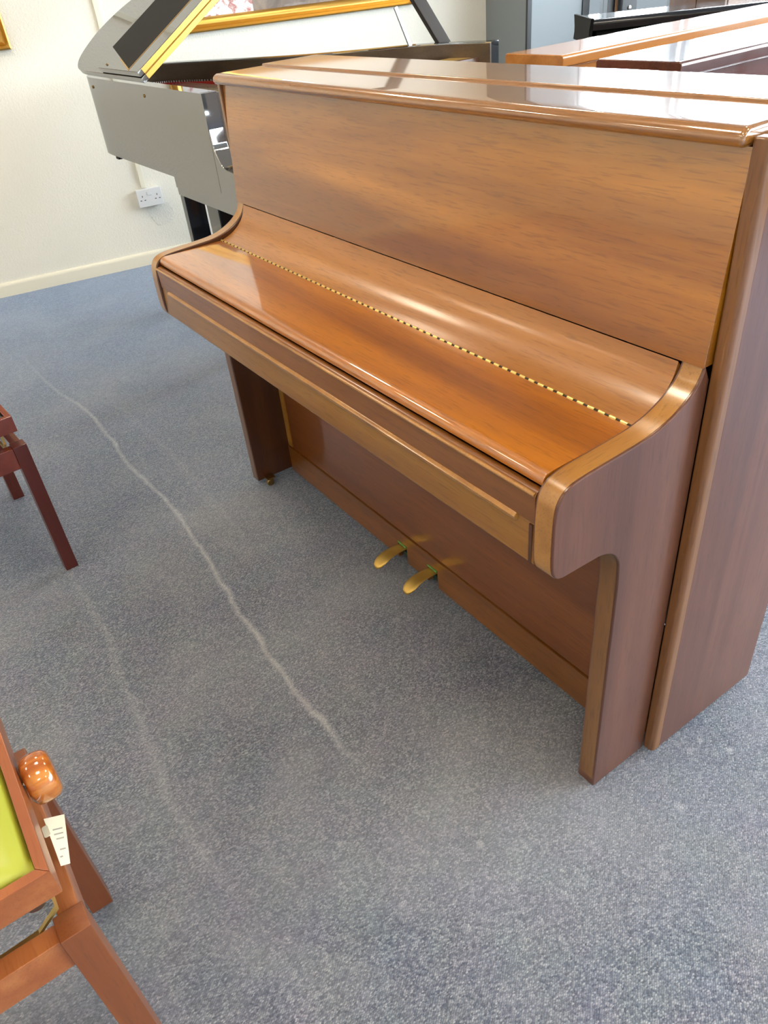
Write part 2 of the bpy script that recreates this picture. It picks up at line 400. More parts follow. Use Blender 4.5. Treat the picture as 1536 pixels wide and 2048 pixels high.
place_room(struct('baseboard_left', prism(prof, 'y', S_BACK, 3.09), 'skirting', 'cream painted skirting board along the textured wall', 'skirting board'))
# grey pier at the end of the wall, black corner trims
pier = struct('wall_pier', box(0, .43, 3.09, 3.46, 0, Z_CEIL), 'grey_paint', 'grey painted pier between the white wall and the window', 'pier')
place_room(pier)
for x0, x1, y0, y1 in ((.42, .437, 3.083, 3.112), (.42, .437, 3.452, 3.50)):
    obj('corner_trim', box(x0, x1, y0, y1, 0, Z_CEIL - .01, .002), 'frame_black', pier)
def glazing(name, label, panes, fixed, along, lo=.32, hi=2.52, fr=.05):
    """window band; panes = list of mullion positions; along 'd' or 's'"""
    def bx(a0, a1, t0, t1, z0, z1, bev=.003):
        return box(a0, a1, fixed + t0, fixed + t1, z0, z1, bev) if along == 'd' else box(fixed + t0, fixed + t1, a0, a1, z0, z1, bev)
    root = struct(name, bx(panes[0], panes[-1], .02, .09, lo, lo + fr), 'frame_black', label, 'window'); place_room(root)
    obj('head_rail', bx(panes[0], panes[-1], .02, .09, hi - fr, hi), 'frame_black', root)
    for p in panes: obj('mullion', bx(p - fr / 2, p + fr / 2, .015, .095, lo, hi), 'frame_black', root)
    for a, b_ in zip(panes, panes[1:]):
        obj('pane', bx(a + fr / 2, b_ - fr / 2, .05, .056, lo + fr, hi - fr, 0), 'window_glass', root)
    return root
glazing('window_1', 'black framed glazing just past the grey pier', [3.49, 4.023, 4.575], -.1, 's', lo=.05, fr=.07)
glazing('window_2', 'long black framed shop front window behind the black piano', [.03, 1.4, 2.8, 4.2, 5.6, 7.0, 8.17], S_END, 'd')
# outside
place_room(struct('ground_street', box(-60, 60, -30, 60, -.3, -.14), 'tarmac', 'grey tarmac street outside the window', 'street'))
gr = struct('grass_verge', box(-70, -17.5, -30, 70, -.25, -.1), 'grass', 'green grass verge across the street', 'grass'); place_room(gr)

# ceiling lights
k = 0
rows = [('first', 1.3), ('second', 3.0), ('third', 4.7), ('fourth', 6.4)]
cols = [('furthest from the street window', -3.4), ('over the stools', -1.6), ('over the pianos', .2), ('nearest the grey pier', 2.2)]
for rn, d in rows:
    for cn, s in cols:
        t = thing('ceiling_light', 'square warm ceiling light, %s row from the cream wall, %s' % (rn, cn), 'light', wp(s, d, Z_CEIL), WANG, 'square ceiling lights')
        fr = bmesh.new()
        for a, b_, c_, e in ((-.21, .21, -.21, -.185), (-.21, .21, .185, .21), (-.21, -.185, -.185, .185), (.185, .21, -.185, .185)): box(a, b_, c_, e, -.03, 0, 0, bm=fr)
        obj('frame', fr, 'lamp_frame', t); obj('diffuser', box(-.185, .185, -.185, .185, -.022, -.002), 'lamp_glow', t)

# ------------------------------------------------------------------ the upright piano in front
WD = 1.40; T = .038
up = thing('upright_piano', 'large mahogany upright piano with closed lid in the middle of the carpet', 'piano', (0, 0, 0))
top_curve = [(.004, .822), (-.005, .802), (-.019, .787), (-.039, .774), (-.067, .7625), (-.10, .7555), (-.144, .7525), (-.191, .7505), (-.222, .7485), (-.240, .745), (-.254, .737), (-.263, .723), (-.2665, .700), (-.2675, .665), (-.267, .628), (-.263, .608), (-.252, .598), (-.235, .5965)]
low_curve = [(-.175, .5945), (-.156, .589), (-.141, .578), (-.130, .560), (-.1265, .535), (-.125, .50)]
prof = spline(top_curve, 3) + spline(low_curve, 3) + [(-.124, .0), (.0, .0), (.016, .0), (.016, .80)]
prof_castor = [(a, max(b_, .018)) for a, b_ in prof]
for nm, x0, x1, pf in (('left', 0, T, prof_castor), ('right', WD - T, WD, [(a, max(b_, .004)) for a, b_ in prof])):
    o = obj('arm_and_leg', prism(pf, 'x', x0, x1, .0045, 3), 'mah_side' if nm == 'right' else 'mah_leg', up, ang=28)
    o['label'] = 'curved arm and slab leg on the %s' % nm
    # veneer strips along the edge: over the arm, and down the leg
    top_s, leg_s = spline(top_curve, 3), spline([(-.235, .5965)] + low_curve, 3) + [(-.124, .022)]
    for nm2, pts, mt in (('arm_edge_veneer', top_s, 'mah_arm'), ('leg_edge_veneer', leg_s, 'mah_leg_edge_shaded')):
        path = [Vector((0, a, b_)) for a, b_ in pts]; st = bmesh.new(); out = []
        xa, xb = x0 + .0042, x1 - .0042
        for i, q in enumerate(path):
            t_ = (path[min(i + 1, len(path) - 1)] - path[max(i - 1, 0)]).normalized(); nn = Vector((0, t_.z, -t_.y))   # outward normal
            o1, o2 = q + nn * .0007, q - nn * .0004
            out.append([st.verts.new((xa, o1.y, o1.z)), st.verts.new((xb, o1.y, o1.z)), st.verts.new((xb, o2.y, o2.z)), st.verts.new((xa, o2.y, o2.z))])
        for a, b_ in zip(out, out[1:]):
            for i in range(4): st.faces.new((a[i], a[(i + 1) % 4], b_[(i + 1) % 4], b_[i]))
        st.faces.new(out[0]); st.faces.new(out[-1][::-1])
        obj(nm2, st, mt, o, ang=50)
# side panels
for sx, x0, x1 in ((-1, -.016, -.0005), (1, WD + .0005, WD + .0225)):
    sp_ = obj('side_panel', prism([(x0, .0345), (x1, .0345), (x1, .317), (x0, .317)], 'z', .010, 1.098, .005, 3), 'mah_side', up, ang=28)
    rr = [.004, .016, 0, 0] if sx > 0 else [.012, .002, 0, 0]
    obj('lit_front_edge', prism(rounded([(x0, .014), (x1, .014), (x1, .0342), (x0, .0342)], rr, 8), 'z', .010, 1.098, .003, 3), 'mah_lit_edge', sp_, ang=40)  # rounded panel edge split off to carry the painted warm front light
# top lid: front flap with bull-nosed edge, slightly higher rear lid
nose = [(.135, 1.1095), (.030, 1.1095)] + [(.014 + .016 * math.cos(a) * 1.0 - .0, 1.0975 + .012 * math.sin(a)) for a in [PI * .5 + i * PI * .5 / 6 for i in range(1, 7)]] + [(-.002, 1.094), (.001, 1.089), (.008, 1.0865), (.135, 1.0865)]
obj('front_lid', prism(nose, 'x', .001, WD - .001, .006, 3), 'mah_lid', up, ang=40)
obj('rear_lid', box(.001, WD - .001, .135, .290, 1.089, 1.1135, .002, 3), 'mah_lid', up)
# upper panel, tilted slightly back
bm = prism([(.0, .8205), (.022, 1.0855), (.040, 1.0855), (.020, .8205)], 'x', .001, WD - .001, .0015, 2)
obj('upper_panel', bm, 'mah_panel', up)
# fallboard: hinged front lid, curved rear part
fl_p = [(-.082, .7485), (-.236, .7475)] + [(-.238 + .013 * math.cos(a) , .7345 + .013 * math.sin(a)) for a in [PI * .5 + i * PI * .62 / 7 for i in range(1, 8)]] + [(-.236, .7265), (-.082, .7300)]
obj('key_lid', prism(fl_p, 'x', T + .0015, WD - T - .0015, .002, 2), 'mah_fall', up, ang=40)
cur = [(-.0775, .7488), (-.062, .7535), (-.044, .7615), (-.028, .7725), (-.015, .786), (-.006, .801), (-.001, .819)]
cur = spline(cur, 4); und = [(a + .010, b_ - .012) for a, b_ in cur][::-1]
obj('curved_fallboard', prism(cur + und, 'x', T + .0015, WD - T - .0015, .001, 2), 'mah_curve', up, ang=40)
hg = obj('lid_hinge', tube((T + .004, -.0798, .7482), (WD - T - .004, -.0798, .7482), .0018, 10), 'hinge_dark', up)
kn_me = None; n_k = 66; x = T + .004; step = (WD - 2 * T - .008) / n_k
for i in range(n_k):
    if kn_me is None:
        kb = lathe([(.0024, 0), (.0027, .0004), (.0027, step * .60 - .0004), (.0024, step * .60)], 'x', (0, 0, 0), 10)
        ko = obj('hinge_knuckle', kb, 'brass_bright', hg); kn_me = ko.data
    else:
        ko = bpy.data.objects.new('hinge_knuckle', kn_me); COL.objects.link(ko); ko.parent = hg
    ko.location = (x + i * step, -.0798, .7485)
# key slip and lower rail
sl = [(-.238, .716), (-.250, .7265)] + [(-.2555 + .0085 * math.cos(a), .718 + .0085 * math.sin(a)) for a in [PI * .55 + i * PI * .45 / 5 for i in range(6)]] + [(-.2635, .676), (-.238, .676)]
obj('key_slip', prism(sl, 'x', T + .001, WD - T - .001, .001, 2), 'mah_slip', up, ang=40)
obj('slip_bead', prism([(-.2635 + .0 + .0034 * math.cos(a) - .0005, .7225 + .0030 * math.sin(a)) for a in [i * 2 * PI / 10 for i in range(10)]], 'x', T + .002, WD - T - .002, .001), 'mah_arm', up, ang=60)
rl = obj('front_rail', prism(rounded([(-.262, .6735), (-.264, .6045), (-.225, .6045), (-.225, .6735)], [.002, .005, .001, .001]), 'x', T + .0005, WD - T - .0005, .001), 'mah_rail', up)
md = [(-.2625, .6630), (-.2660, .6645), (-.2690, .668), (-.2690, .6725), (-.2655, .676), (-.2625, .6765), (-.258, .6765), (-.258, .663)]
obj('rail_moulding', prism(md, 'x', .085, WD - .072, .003, 2), 'mah_arm', rl, ang=40)
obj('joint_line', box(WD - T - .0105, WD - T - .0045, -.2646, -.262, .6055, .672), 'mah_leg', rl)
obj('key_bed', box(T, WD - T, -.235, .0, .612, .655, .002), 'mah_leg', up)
# bottom board, plinth, stiles, pedals
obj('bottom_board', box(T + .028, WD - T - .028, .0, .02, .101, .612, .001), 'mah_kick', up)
for x0, x1 in ((T + .001, T + .0265), (WD - T - .0265, WD - T - .001)):
    obj('stile', box(x0, x1, -.002, .02, .101, .612, .0015), 'mah_rail', up)
# plinth cut around the two pedal slots
slots = [(.617, .655), (.744, .782)]
pr_ = [(T, .010), (slots[0][0], .010), (slots[0][0], .066), (slots[0][1], .066), (slots[0][1], .010), (slots[1][0], .010), (slots[1][0], .066), (slots[1][1], .066), (slots[1][1], .010), (WD - T, .010), (WD - T, .0985), (T, .0985)]
obj('plinth', prism(pr_, 'y', -.004, .02, .0012, 2), 'mah_kick_strip', up)
for (a, b_) in slots:
    cx = (a + b_) / 2
    rt = obj('pedal', bmesh.new(), 'brass', up)
    nb = bmesh.new(); rows = []
    prof_p = [(.03, .0135, .054), (.0, .0135, .055), (-.02, .0138, .0565), (-.04, .0150, .0565), (-.058, .0168, .053), (-.072, .0172, .047), (-.083, .0150, .041), (-.090, .0100, .037), (-.0925, .004, .0355)]
    for (y, hw, z) in prof_p:
        row = []
        for k_, (fx, dz) in enumerate(((-1, 0), (-.9, .0022), (-.5, .0028), (.5, .0028), (.9, .0022), (1, 0), (.85, -.004), (-.85, -.004))):
            row.append(nb.verts.new((cx + fx * hw * 1.12, y, z + dz)))
        rows.append(row)
    for r0, r1 in zip(rows, rows[1:]):
        for i in range(8): nb.faces.new((r0[i], r0[(i + 1) % 8], r1[(i + 1) % 8], r1[i]))
    nb.faces.new(rows[0]); nb.faces.new(rows[-1][::-1])
    finish(nb, 60); nb.to_mesh(rt.data); nb.free()
    obj('felt_strip', box(a + .001, b_ - .001, -.006, .006, .0605, .0655), 'felt_green', rt)
    obj('felt_pad', box(a + .001, b_ - .001, .010, .03, .012, .026), 'felt_dark', rt)
# castors
for cx, cy in ((.055, -.094), (WD - .055, -.06), (.12, .25), (WD - .12, .25)):
    c0 = obj('castor', lathe([(.0035, -.007), (.010, -.007), (.0115, -.004), (.0115, .004), (.010, .007), (.0035, .007)], 'x', (cx, cy, .0118), 18), 'brass_old', up)
    obj('fork', box(cx - .009, cx + .009, cy - .004, cy + .010, .016, .0285, .002), 'brass_old', c0)
    obj('mount_plate', box(cx - .013, cx + .013, cy - .012, cy + .016, .027, .031, .001), 'brass_old', c0)
# back frame
obj('back_panel', box(.0, WD, .295, .312, .03, 1.085, .002), 'mah_back', up)
for i in range(5):
    x0 = .03 + i * .31
    obj('back_post', box(x0, x0 + .085, .258, .294, .03, 1.08, .003), 'mah_back', up)
obj('bottom_frame', box(.0, WD, .03, .257, .03, .07, .002), 'mah_back', up)

# ------------------------------------------------------------------ stools
def stool(name, label, loc, rz, L, Wd, z_base, z_s0, z_s1, m_top, m_leg, m_seat, knob_end, m_knob, frame_w=.013, lg=.037):
    """local x = long axis; knob on the +x end when knob_end = 1"""
    t = thing(name, label, 'stool', loc, rz)
    hx, hy = L / 2, Wd / 2
    for sx in (-1, 1):
        for sy in (-1, 1):
            x0, x1 = sorted((sx * hx, sx * (hx - lg))); y0, y1 = sorted((sy * hy, sy * (hy - lg)))
            g = box(x0, x1, y0, y1, 0, z_base, .0016)
            obj('leg', g, m_leg, t)
    ri = .005; th = .026
    for sy in (-1, 1):
        y0, y1 = sorted((sy * (hy - ri), sy * (hy - ri - th)))
        obj('long_rail', box(-hx + lg, hx - lg, y0, y1, z_base - .062, z_base - .004, .0015), m_top, t)
    for sx in (-1, 1):
        x0, x1 = sorted((sx * (hx - ri), sx * (hx - ri - th)))
        obj('short_rail', box(x0, x1, -hy + lg, hy - lg, z_base - .062, z_base - .004, .0015), m_top, t)
    # seat: mitred frame with a domed cushion
    ex, ey = hx - .006, hy - .006; fw = frame_w
    sf = obj('seat_frame', box(-ex + fw, ex - fw, -ey + fw, ey - fw, z_s0 + .004, z_s1 - .012), m_top, t)
    for k_ in range(4):
        if k_ < 2:
            s_ = -1 if k_ == 0 else 1
            pf = [(-ex, s_ * ey), (ex, s_ * ey), (ex - fw, s_ * (ey - fw)), (-ex + fw, s_ * (ey - fw))]
        else:
            s_ = -1 if k_ == 2 else 1
            pf = [(s_ * ex, -ey), (s_ * ex, ey), (s_ * (ex - fw), ey - fw), (s_ * (ex - fw), -ey + fw)]
        obj('frame_side', prism(pf, 'z', z_s0, z_s1, .0014, 2), m_top, sf)
    nb = bmesh.new(); nx, ny = 18, 12; cx, cy = ex - fw - .0012, ey - fw - .0012; gv = []
    for i in range(nx + 1):
        row = []
        for j in range(ny + 1):
            a, b_ = -1 + 2 * i / nx, -1 + 2 * j / ny
            a2, b2 = math.copysign(1 - (1 - abs(a)) ** 1.6, a), math.copysign(1 - (1 - abs(b_)) ** 1.6, b_)
            h = z_s1 - .007 + .022 * (1 - a2 ** 6) ** .55 * (1 - b2 ** 6) ** .55
            row.append(nb.verts.new((a2 * cx, b2 * cy, h)))
        gv.append(row)
    for i in range(nx):
        for j in range(ny): nb.faces.new((gv[i][j], gv[i + 1][j], gv[i + 1][j + 1], gv[i][j + 1]))
    r = bmesh.ops.extrude_face_region(nb, geom=nb.faces[:])
    for g in r['geom']:
        if isinstance(g, bmesh.types.BMVert): g.co.z = z_s0 + .006
    obj('cushion', nb, m_seat, t, ang=50)
    # lifting gear
    for sy in (-1, 1):
        yy = sy * (hy - ri - th - .012)
        zb, zt = z_base - .022, z_s0 + .001
        obj('lift_bracket', ribbon([(hx - .160, yy, zb), (hx - .096, yy, zb), (hx - .056, yy, zb + .003), (hx - .027, yy, zb + .028), (hx - .024, yy, zb + .05), (hx - .030, yy, zt)], .006, .004, (0, 1, 0)), 'brass_bright', t)
        obj('lift_bracket', ribbon([(-hx + .160, yy, zb), (-hx + .096, yy, zb), (-hx + .056, yy, zb + .003), (-hx + .027, yy, zb + .028), (-hx + .024, yy, zb + .05), (-hx + .030, yy, zt)], .006, .004, (0, 1, 0)), 'brass_bright', t)
    if knob_end:
        kz = z_s0 + .002; ky = -.020 if knob_end == 1 else 0
        k_ = obj('knob', lathe([(.010, -.002), (.026, -.001), (.0325, .004), (.0345, .012), (.0345, .022), (.0325, .030), (.027, .0355), (.012, .037)], 'x', (ex + .003, ky * 0 + .018, kz), 32), m_knob, t, ang=60)
        obj('knob_spindle', tube((ex - .10, .018, kz), (ex + .004, .018, kz), .006), 'steel', k_)
    obj('screw_rod', tube((-hx + .06, 0, z_base + .018), (hx - .06, 0, z_base + .018), .006), 'steel', t)
    obj('cross_tube', tube((hx - .045, -hy + .05, z_base + .020), (hx - .045, hy - .05, z_base + .020), .011, 14), 'steel', t)
    return t
# near stool: long axis runs along world -y, knob end faces the piano side
stool('piano_stool', 'cherry wood piano stool with green seat, round knob and paper tag', (1.161, -.94 - .26, 0), PI / 2, .52, .322, .40, .475, .52, 'stool_cherry', 'stool_cherry_leg', 'leather_green', 1, 'stool_knob')
stool('piano_stool', 'dark red wooden piano stool with black seat at the left edge', (-.211, -.705 - .16 - .012, 0), math.radians(3.7), .52, .32, .40, .436, .478, 'stool_red', 'stool_red_leg', 'leather_teal', 0, 'stool_knob', frame_w=.014, lg=.034)
# paper tag stuck to the seat of the near stool
P0 = Vector((1.168, -.945, .430))
pt = thing('paper_tag', 'small cream paper tag hanging from the green stool beside its knob', 'tag', P0)
TL, TR, BL, BR = Vector((0, 0, 0)), Vector((0, .023, -.012)), Vector((.080, 0, 0)), Vector((.080, .010, -.005))
def quad(a, b_, c_, d_, th, lift=0):
    nb = bmesh.new(); n = (b_ - a).cross(c_ - a).normalized()
    n = n if n.z > 0 else -n
    lo_ = [nb.verts.new(q + n * lift) for q in (a, b_, d_, c_)]; hi_ = [nb.verts.new(q + n * (lift + th)) for q in (a, b_, d_, c_)]
    nb.faces.new(lo_); nb.faces.new(hi_[::-1])
    for i in range(4): nb.faces.new((lo_[i], lo_[(i + 1) % 4], hi_[(i + 1) % 4], hi_[i]))
    return nb
def tp(u_, v_): return (TL * (1 - u_) + TR * u_) * (1 - v_) + (BL * (1 - u_) + BR * u_) * v_
obj('paper', quad(TL, TR, BL, BR, .0006), 'paper', pt)
obj('sticky_tab', prism(rounded([(.012, -.006), (.030, -.006), (.030, .002), (.012, .002)], .003), 'z', .0008, .0016), 'paper', pt)
for v_, u0, u1 in ((.26, .25, .8), (.36, .25, .8), (.46, .3, .8), (.68, .35, .8), (.82, .2, .45)):
    obj('print_line', quad(tp(u0, v_), tp(u1, v_), tp(u0, v_ + .028), tp(u1, v_ + .028), .0002, .0007), 'print_grey', pt)

# ------------------------------------------------------------------ grand piano by the wall
ZR0, ZR1 = .70, 1.0
out_pts = [(-.64, .23), (-1.2, .23), (-1.6, .23), (-1.80, .232), (-1.90, .252), (-1.98, .31), (-2.03, .42), (-2.02, .53), (-1.95, .635), (-1.82, .72), (-1.675, .79), (-1.45, .90), (-1.25, 1.03), (-1.10, 1.19), (-.97, 1.34), (-.82, 1.43), (-.64, 1.49)]
path = spline(out_pts, 5)
def offset_path(pts, dist):
    res = []
    for i, p in enumerate(pts):
        a, b_ = Vector(pts[max(i - 1, 0)]), Vector(pts[min(i + 1, len(pts) - 1)])
        t = (b_ - a).normalized(); n = Vector((t.y, -t.x))          # right of travel = outwards here
        q = Vector(p) + n * dist; res.append((q.x, q.y))
    return res
def wall_strip(pa, pb, z0, z1, bm=None):
    nb = bmesh.new(); rows = [[nb.verts.new((*a, z0)), nb.verts.new((*a, z1)), nb.verts.new((*b_, z1)), nb.verts.new((*b_, z0))] for a, b_ in zip(pa, pb)]
    for r0, r1 in zip(rows, rows[1:]):
        for i in range(4): nb.faces.new((r0[i], r0[(i + 1) % 4], r1[(i + 1) % 4], r1[i]))
    nb.faces.new(rows[0]); nb.faces.new(rows[-1][::-1]); return join(bm, nb)
# which side is inside: the centre of the instrument
cen = Vector((-1.3, .6))
sgn = 1 if (Vector(offset_path(path, .05)[3]) - cen).length < (Vector(path[3]) - cen).length else -1
inn = offset_path(path, sgn * .055); inn2 = offset_path(path, sgn * .064)
gp = thing('grand_piano', 'black polished baby grand piano with raised lid beside the cream wall', 'piano', (0, 0, 0))
obj('rim', wall_strip(path, inn, ZR0, ZR1), 'black_lacquer', gp, ang=30)
obj('inner_rim', wall_strip(offset_path(path, sgn * .0555), inn2, .81, ZR1 - .004), 'rim_reflection', gp, ang=30)
near_arm = rounded([(-.66, .638), (-.42, .638), (-.42, .775), (-.585, .785), (-.632, .84), (-.645, .93), (-.652, 1.0), (-.66, 1.0)], [0, .01, .02, .05, .05, .03, 0, 0], 6)
for y0, y1 in ((.2305, .285), (1.44, 1.49)):
    obj('arm', prism(near_arm, 'y', y0, y1, .003), 'black_lacquer', gp, ang=30)
obj('key_bed', box(-1.055, -.425, .2315, 1.487, .636, .6995, .001), 'black_lacquer', gp)
obj('belly_brace', box(-1.09, -1.056, .24, 1.2, .655, .6995, .003), 'black_lacquer', gp)
inner_poly = [p for p in inn2]
obj('soundboard', prism(inner_poly, 'z', .77, .78), 'oak_piano', gp)
plate = obj('iron_plate', prism(offset_path(path, sgn * .068), 'z', .885, .90, .003), 'gold_plate', gp)
bm = bmesh.new()
for i in range(64):
    f = i / 63
    p0 = Vector((-.80, .32 + f * 1.08, .925))
    p1 = Vector((-1.93 + f * 1.0, .40 + f * .93, .925)) if f > .35 else Vector((-1.90 + .35 * f, .33 + f * .9, .925))
    tube(p0, p1, .0014, 4, bm=bm)
so = obj('strings', bm, 'steel', plate); so['kind'] = 'stuff'
obj('hitch_felt', wall_strip(offset_path(path, sgn * .066)[22:70], offset_path(path, sgn * .080)[22:70], .903, .925), 'felt_red', plate, ang=60)
bm = bmesh.new()
pp = offset_path(path, sgn * .073)[22:70]
for a, b_ in zip(pp, pp[1:]):
    for f in (0, .5):
        x, y = a[0] + (b_[0] - a[0]) * f, a[1] + (b_[1] - a[1]) * f
        tube((x, y, .90), (x, y, .932), .003, 5, bm=bm)
hp = obj('hitch_pins', bm, 'steel', plate); hp['kind'] = 'stuff'
obj('pin_block', box(-.80, -.70, .29, 1.43, .901, .95, .004), 'gold_plate', gp)
# music desk lying flat, fallboard, keys
obj('music_desk', box(-1.02, -.80, .45, 1.30, .935, .951, .003), 'black_gloss', gp)
obj('fallboard', prism([(-.70, .95), (-.672, .95), (-.640, .80), (-.668, .80)], 'y', .286, 1.439, .003), 'fall_brown', gp)
obj('key_slip', box(-.44, -.425, .286, 1.439, .70, .735, .003), 'black_gloss', gp)
kw = (1.437 - .289) / 52
wk = None
for i in range(52):
    if wk is None:
        o = obj('white_key', box(-.655, -.445, 0, kw - .0009, .715, .738, .001), 'key_ivory', gp); wk = o.data
    else:
        o = bpy.data.objects.new('white_key', wk); COL.objects.link(o); o.parent = gp
    o.location = (0, .2895 + i * kw, 0)
bk = None
for i in range(51):
    if i % 7 in (1, 4): continue
    if bk is None:
        o = obj('black_key', prism([(-.655, .7385), (-.56, .7385), (-.563, .750), (-.655, .750)], 'y', -.005, .005, .001), 'black_matte', gp); bk = o.data
    else:
        o = bpy.data.objects.new('black_key', bk); COL.objects.link(o); o.parent = gp
    o.location = (0, .2895 + (i + 1) * kw, 0)
# legs on castors
for lx, ly in ((-.90, .335), (-.90, 1.36), (-1.56, .47)):
    lw = .055 if lx > -1.5 else .026
    leg = obj('leg', prism([(lx - lw, .655 if lx > -1.5 else .70), (lx + lw, .655 if lx > -1.5 else .70), (lx + lw * .7, .07), (lx - lw * .7, .07)], 'y', ly - .045, ly + .045, .004), 'black_gloss', gp)
    obj('castor', lathe([(.006, -.012), (.028, -.012), (.030, -.008), (.030, .008), (.028, .012), (.006, .012)], 'y', (lx, ly, .0303), 20), 'brass_old', leg)
    obj('castor_fork', box(lx - .012, lx + .012, ly - .02, ly + .02, .055, .072, .002), 'brass_old', leg)
obj('lyre_post', box(-.72, -.70, .80, .82, .12, .64, .002), 'black_gloss', gp)
obj('lyre_post', box(-.72, -.70, .90, .92, .12, .64, .002), 'black_gloss', gp)
lb = obj('lyre_box', box(-.76, -.66, .74, .98, .06, .125, .004), 'black_gloss', gp)
for yy in (.80, .86, .92): obj('pedal', box(-.66, -.59, yy - .011, yy + .011, .075, .081, .003), 'brass', lb)
# raised lid: built flat (x, v), then turned up about the hinge on the near edge
TH = math.radians(32)
def lidmap(bm):
    mt = Matrix.Translation((0, .225, 1.016)) @ Matrix.Rotation(TH, 4, 'X')
    bmesh.ops.transform(bm, matrix=mt, verts=bm.verts); return bm
XF = -1.09
lo = offset_path(path, -sgn * .014)
lp = [(XF, -.010)] + [(x, y - .225) for x, y in lo if x < XF + .0 and not (abs(y - .216) < .004 and x > -1.7)] + [(XF, 1.02)]
lid = obj('lid', lidmap(prism(lp, 'z', 0, .020, .002)), 'black_lacquer', gp, ang=30)
fp = rounded([(XF - .001, -.006), (-1.53, -.006), (-1.60, .06), (-1.60, .50), (-1.50, .80), (XF - .001, 1.0)], [0, .02, .03, .05, .1, 0], 5)
flap = obj('folded_flap', lidmap(prism(fp, 'z', .0215, .0415, .002)), 'black_lacquer', lid, ang=30)
obj('dark_inlay', lidmap(prism([(-1.195, .004), (-1.575, .104), (-1.56, .62), (-1.195, .62)], 'z', .0412, .0422)), 'black_matte', lid)
obj('inlay_edge', lidmap(prism([(-1.190, -.003), (-1.375, .045), (-1.375, .051), (-1.195, .0045), (-1.195, .62), (-1.190, .62)], 'z', .0412, .0426)), 'gold_dark', lid)
hb = bmesh.new()
box(XF + .0003, XF + .0022, .012, .62, .0015, .0185, bm=hb); box(XF + .0003, XF + .0022, .012, .62, .023, .040, bm=hb)
fh = obj('fold_hinge', lidmap(hb), 'gold_leaf', lid)
obj('hinge_pin', lidmap(tube((XF + .003, .012, .0207), (XF + .003, .62, .0207), .0022, 8)), 'gold_dark', lid)
for (x, v) in ((-1.46, .014),):
    obj('hinge_screw', lidmap(lathe([(.004, .0), (.004, .0035), (.002, .0045)], 'z', (x, v, .0415), 12)), 'brass_old', lid)
for x, z in ((-1.78, .965), (-1.17, .965)):
    obj('rim_screw', lathe([(.006, 0), (.006, -.002), (.003, -.004)], 'y', (x, .230, z), 12), 'brass_old', gp)
obj('rim_screw', box(-1.735, -1.70, .232, .25, .688, .7005, .001), 'black_matte', gp)
obj('lid_prop', bar((-.895, 1.47, .93), (-1.0, 1.09, 1.535), .05, .026, (1, 0, 0), .003), 'prop_dark', gp)
obj('short_prop', bar((-.965, 1.335, .93), (-.99, 1.26, 1.135), .016, .010, (1, 0, 0), .002), 'steel', gp)

# ------------------------------------------------------------------ uprights standing behind
def upright(name, label, loc, rz, L, Ht, depth, lid_d, mh, mz, lid_over=.0, black=False):
    """local x = length, front faces -y, top lid from y=0 back to lid_d"""
    t = thing(name, label, 'piano', loc, rz)
    hx = L / 2
    for sx in (-1, 1):
        x0, x1 = sorted((sx * hx, sx * (hx - .03)))
        obj('side_panel', box(x0, x1, .012, lid_d, .0, Ht - .032, .004), mz, t)
        a0, a1 = sorted((sx * (hx - .031), sx * (hx - .065)))
        obj('arm', prism(rounded([(.012, .80), (-.04, .745), (-.25, .735), (-.25, .60), (-.11, .59), (-.09, 0.0), (.012, 0.0)], [0, .04, .02, .015, .03, 0, 0]), 'x', a0, a1, .003), mz, t)
    lidp = rounded([(.0, Ht), (.0, Ht - .031), (lid_d, Ht - .031), (lid_d, Ht)], [.010, .004, .004, .010], 5)
    obj('top_lid', prism(lidp, 'x', -hx - lid_over, hx + lid_over, .003), mh, t)
    obj('upper_panel', box(-hx + .031, hx - .031, .014, .032, .80, Ht - .033, .002), mh, t)
    obj('key_lid', prism(rounded([(.012, .80), (-.04, .745), (-.235, .735), (-.235, .715), (.012, .715)], [0, .04, .01, .005, 0]), 'x', -hx + .066, hx - .066, .001), mh, t)
    obj('key_rail', box(-hx + .066, hx - .066, -.245, -.22, .60, .712, .003), mh, t)
    obj('key_bed', box(-hx + .066, hx - .066, -.22, .012, .61, .65), mh, t)
    obj('bottom_board', box(-hx + .031, hx - .031, .014, .034, .10, .61, .002), mh, t)
    obj('plinth', box(-hx + .031, hx - .031, .010, .034, .01, .098, .002), mh, t)
    obj('back_panel', box(-hx + .031, hx - .031, lid_d - .03, lid_d - .002, .02, Ht - .034, .002), 'mah_back', t)
    for px in (-.06, .06):
        obj('pedal', box(px - .013, px + .013, -.07, .012, .045, .053, .003), 'brass', t)
    return t
# both face world +x: local -y -> +x means a turn of +90 degrees
Lm = 1.36
m = upright('upright_piano', 'dark red mahogany upright piano end-on behind the large piano, at the right', (.712, .805 + Lm / 2, 0), PI / 2, Lm, 1.05, .5, .248, 'red_mah', 'red_mah_z')
Lo = 1.36
o_ = upright('upright_piano', 'light orange oak upright piano behind the dark red one', (.125, 1.045 + Lo / 2, 0), PI / 2, Lo, 1.02, .5, .245, 'oak_piano', 'oak_piano_z')
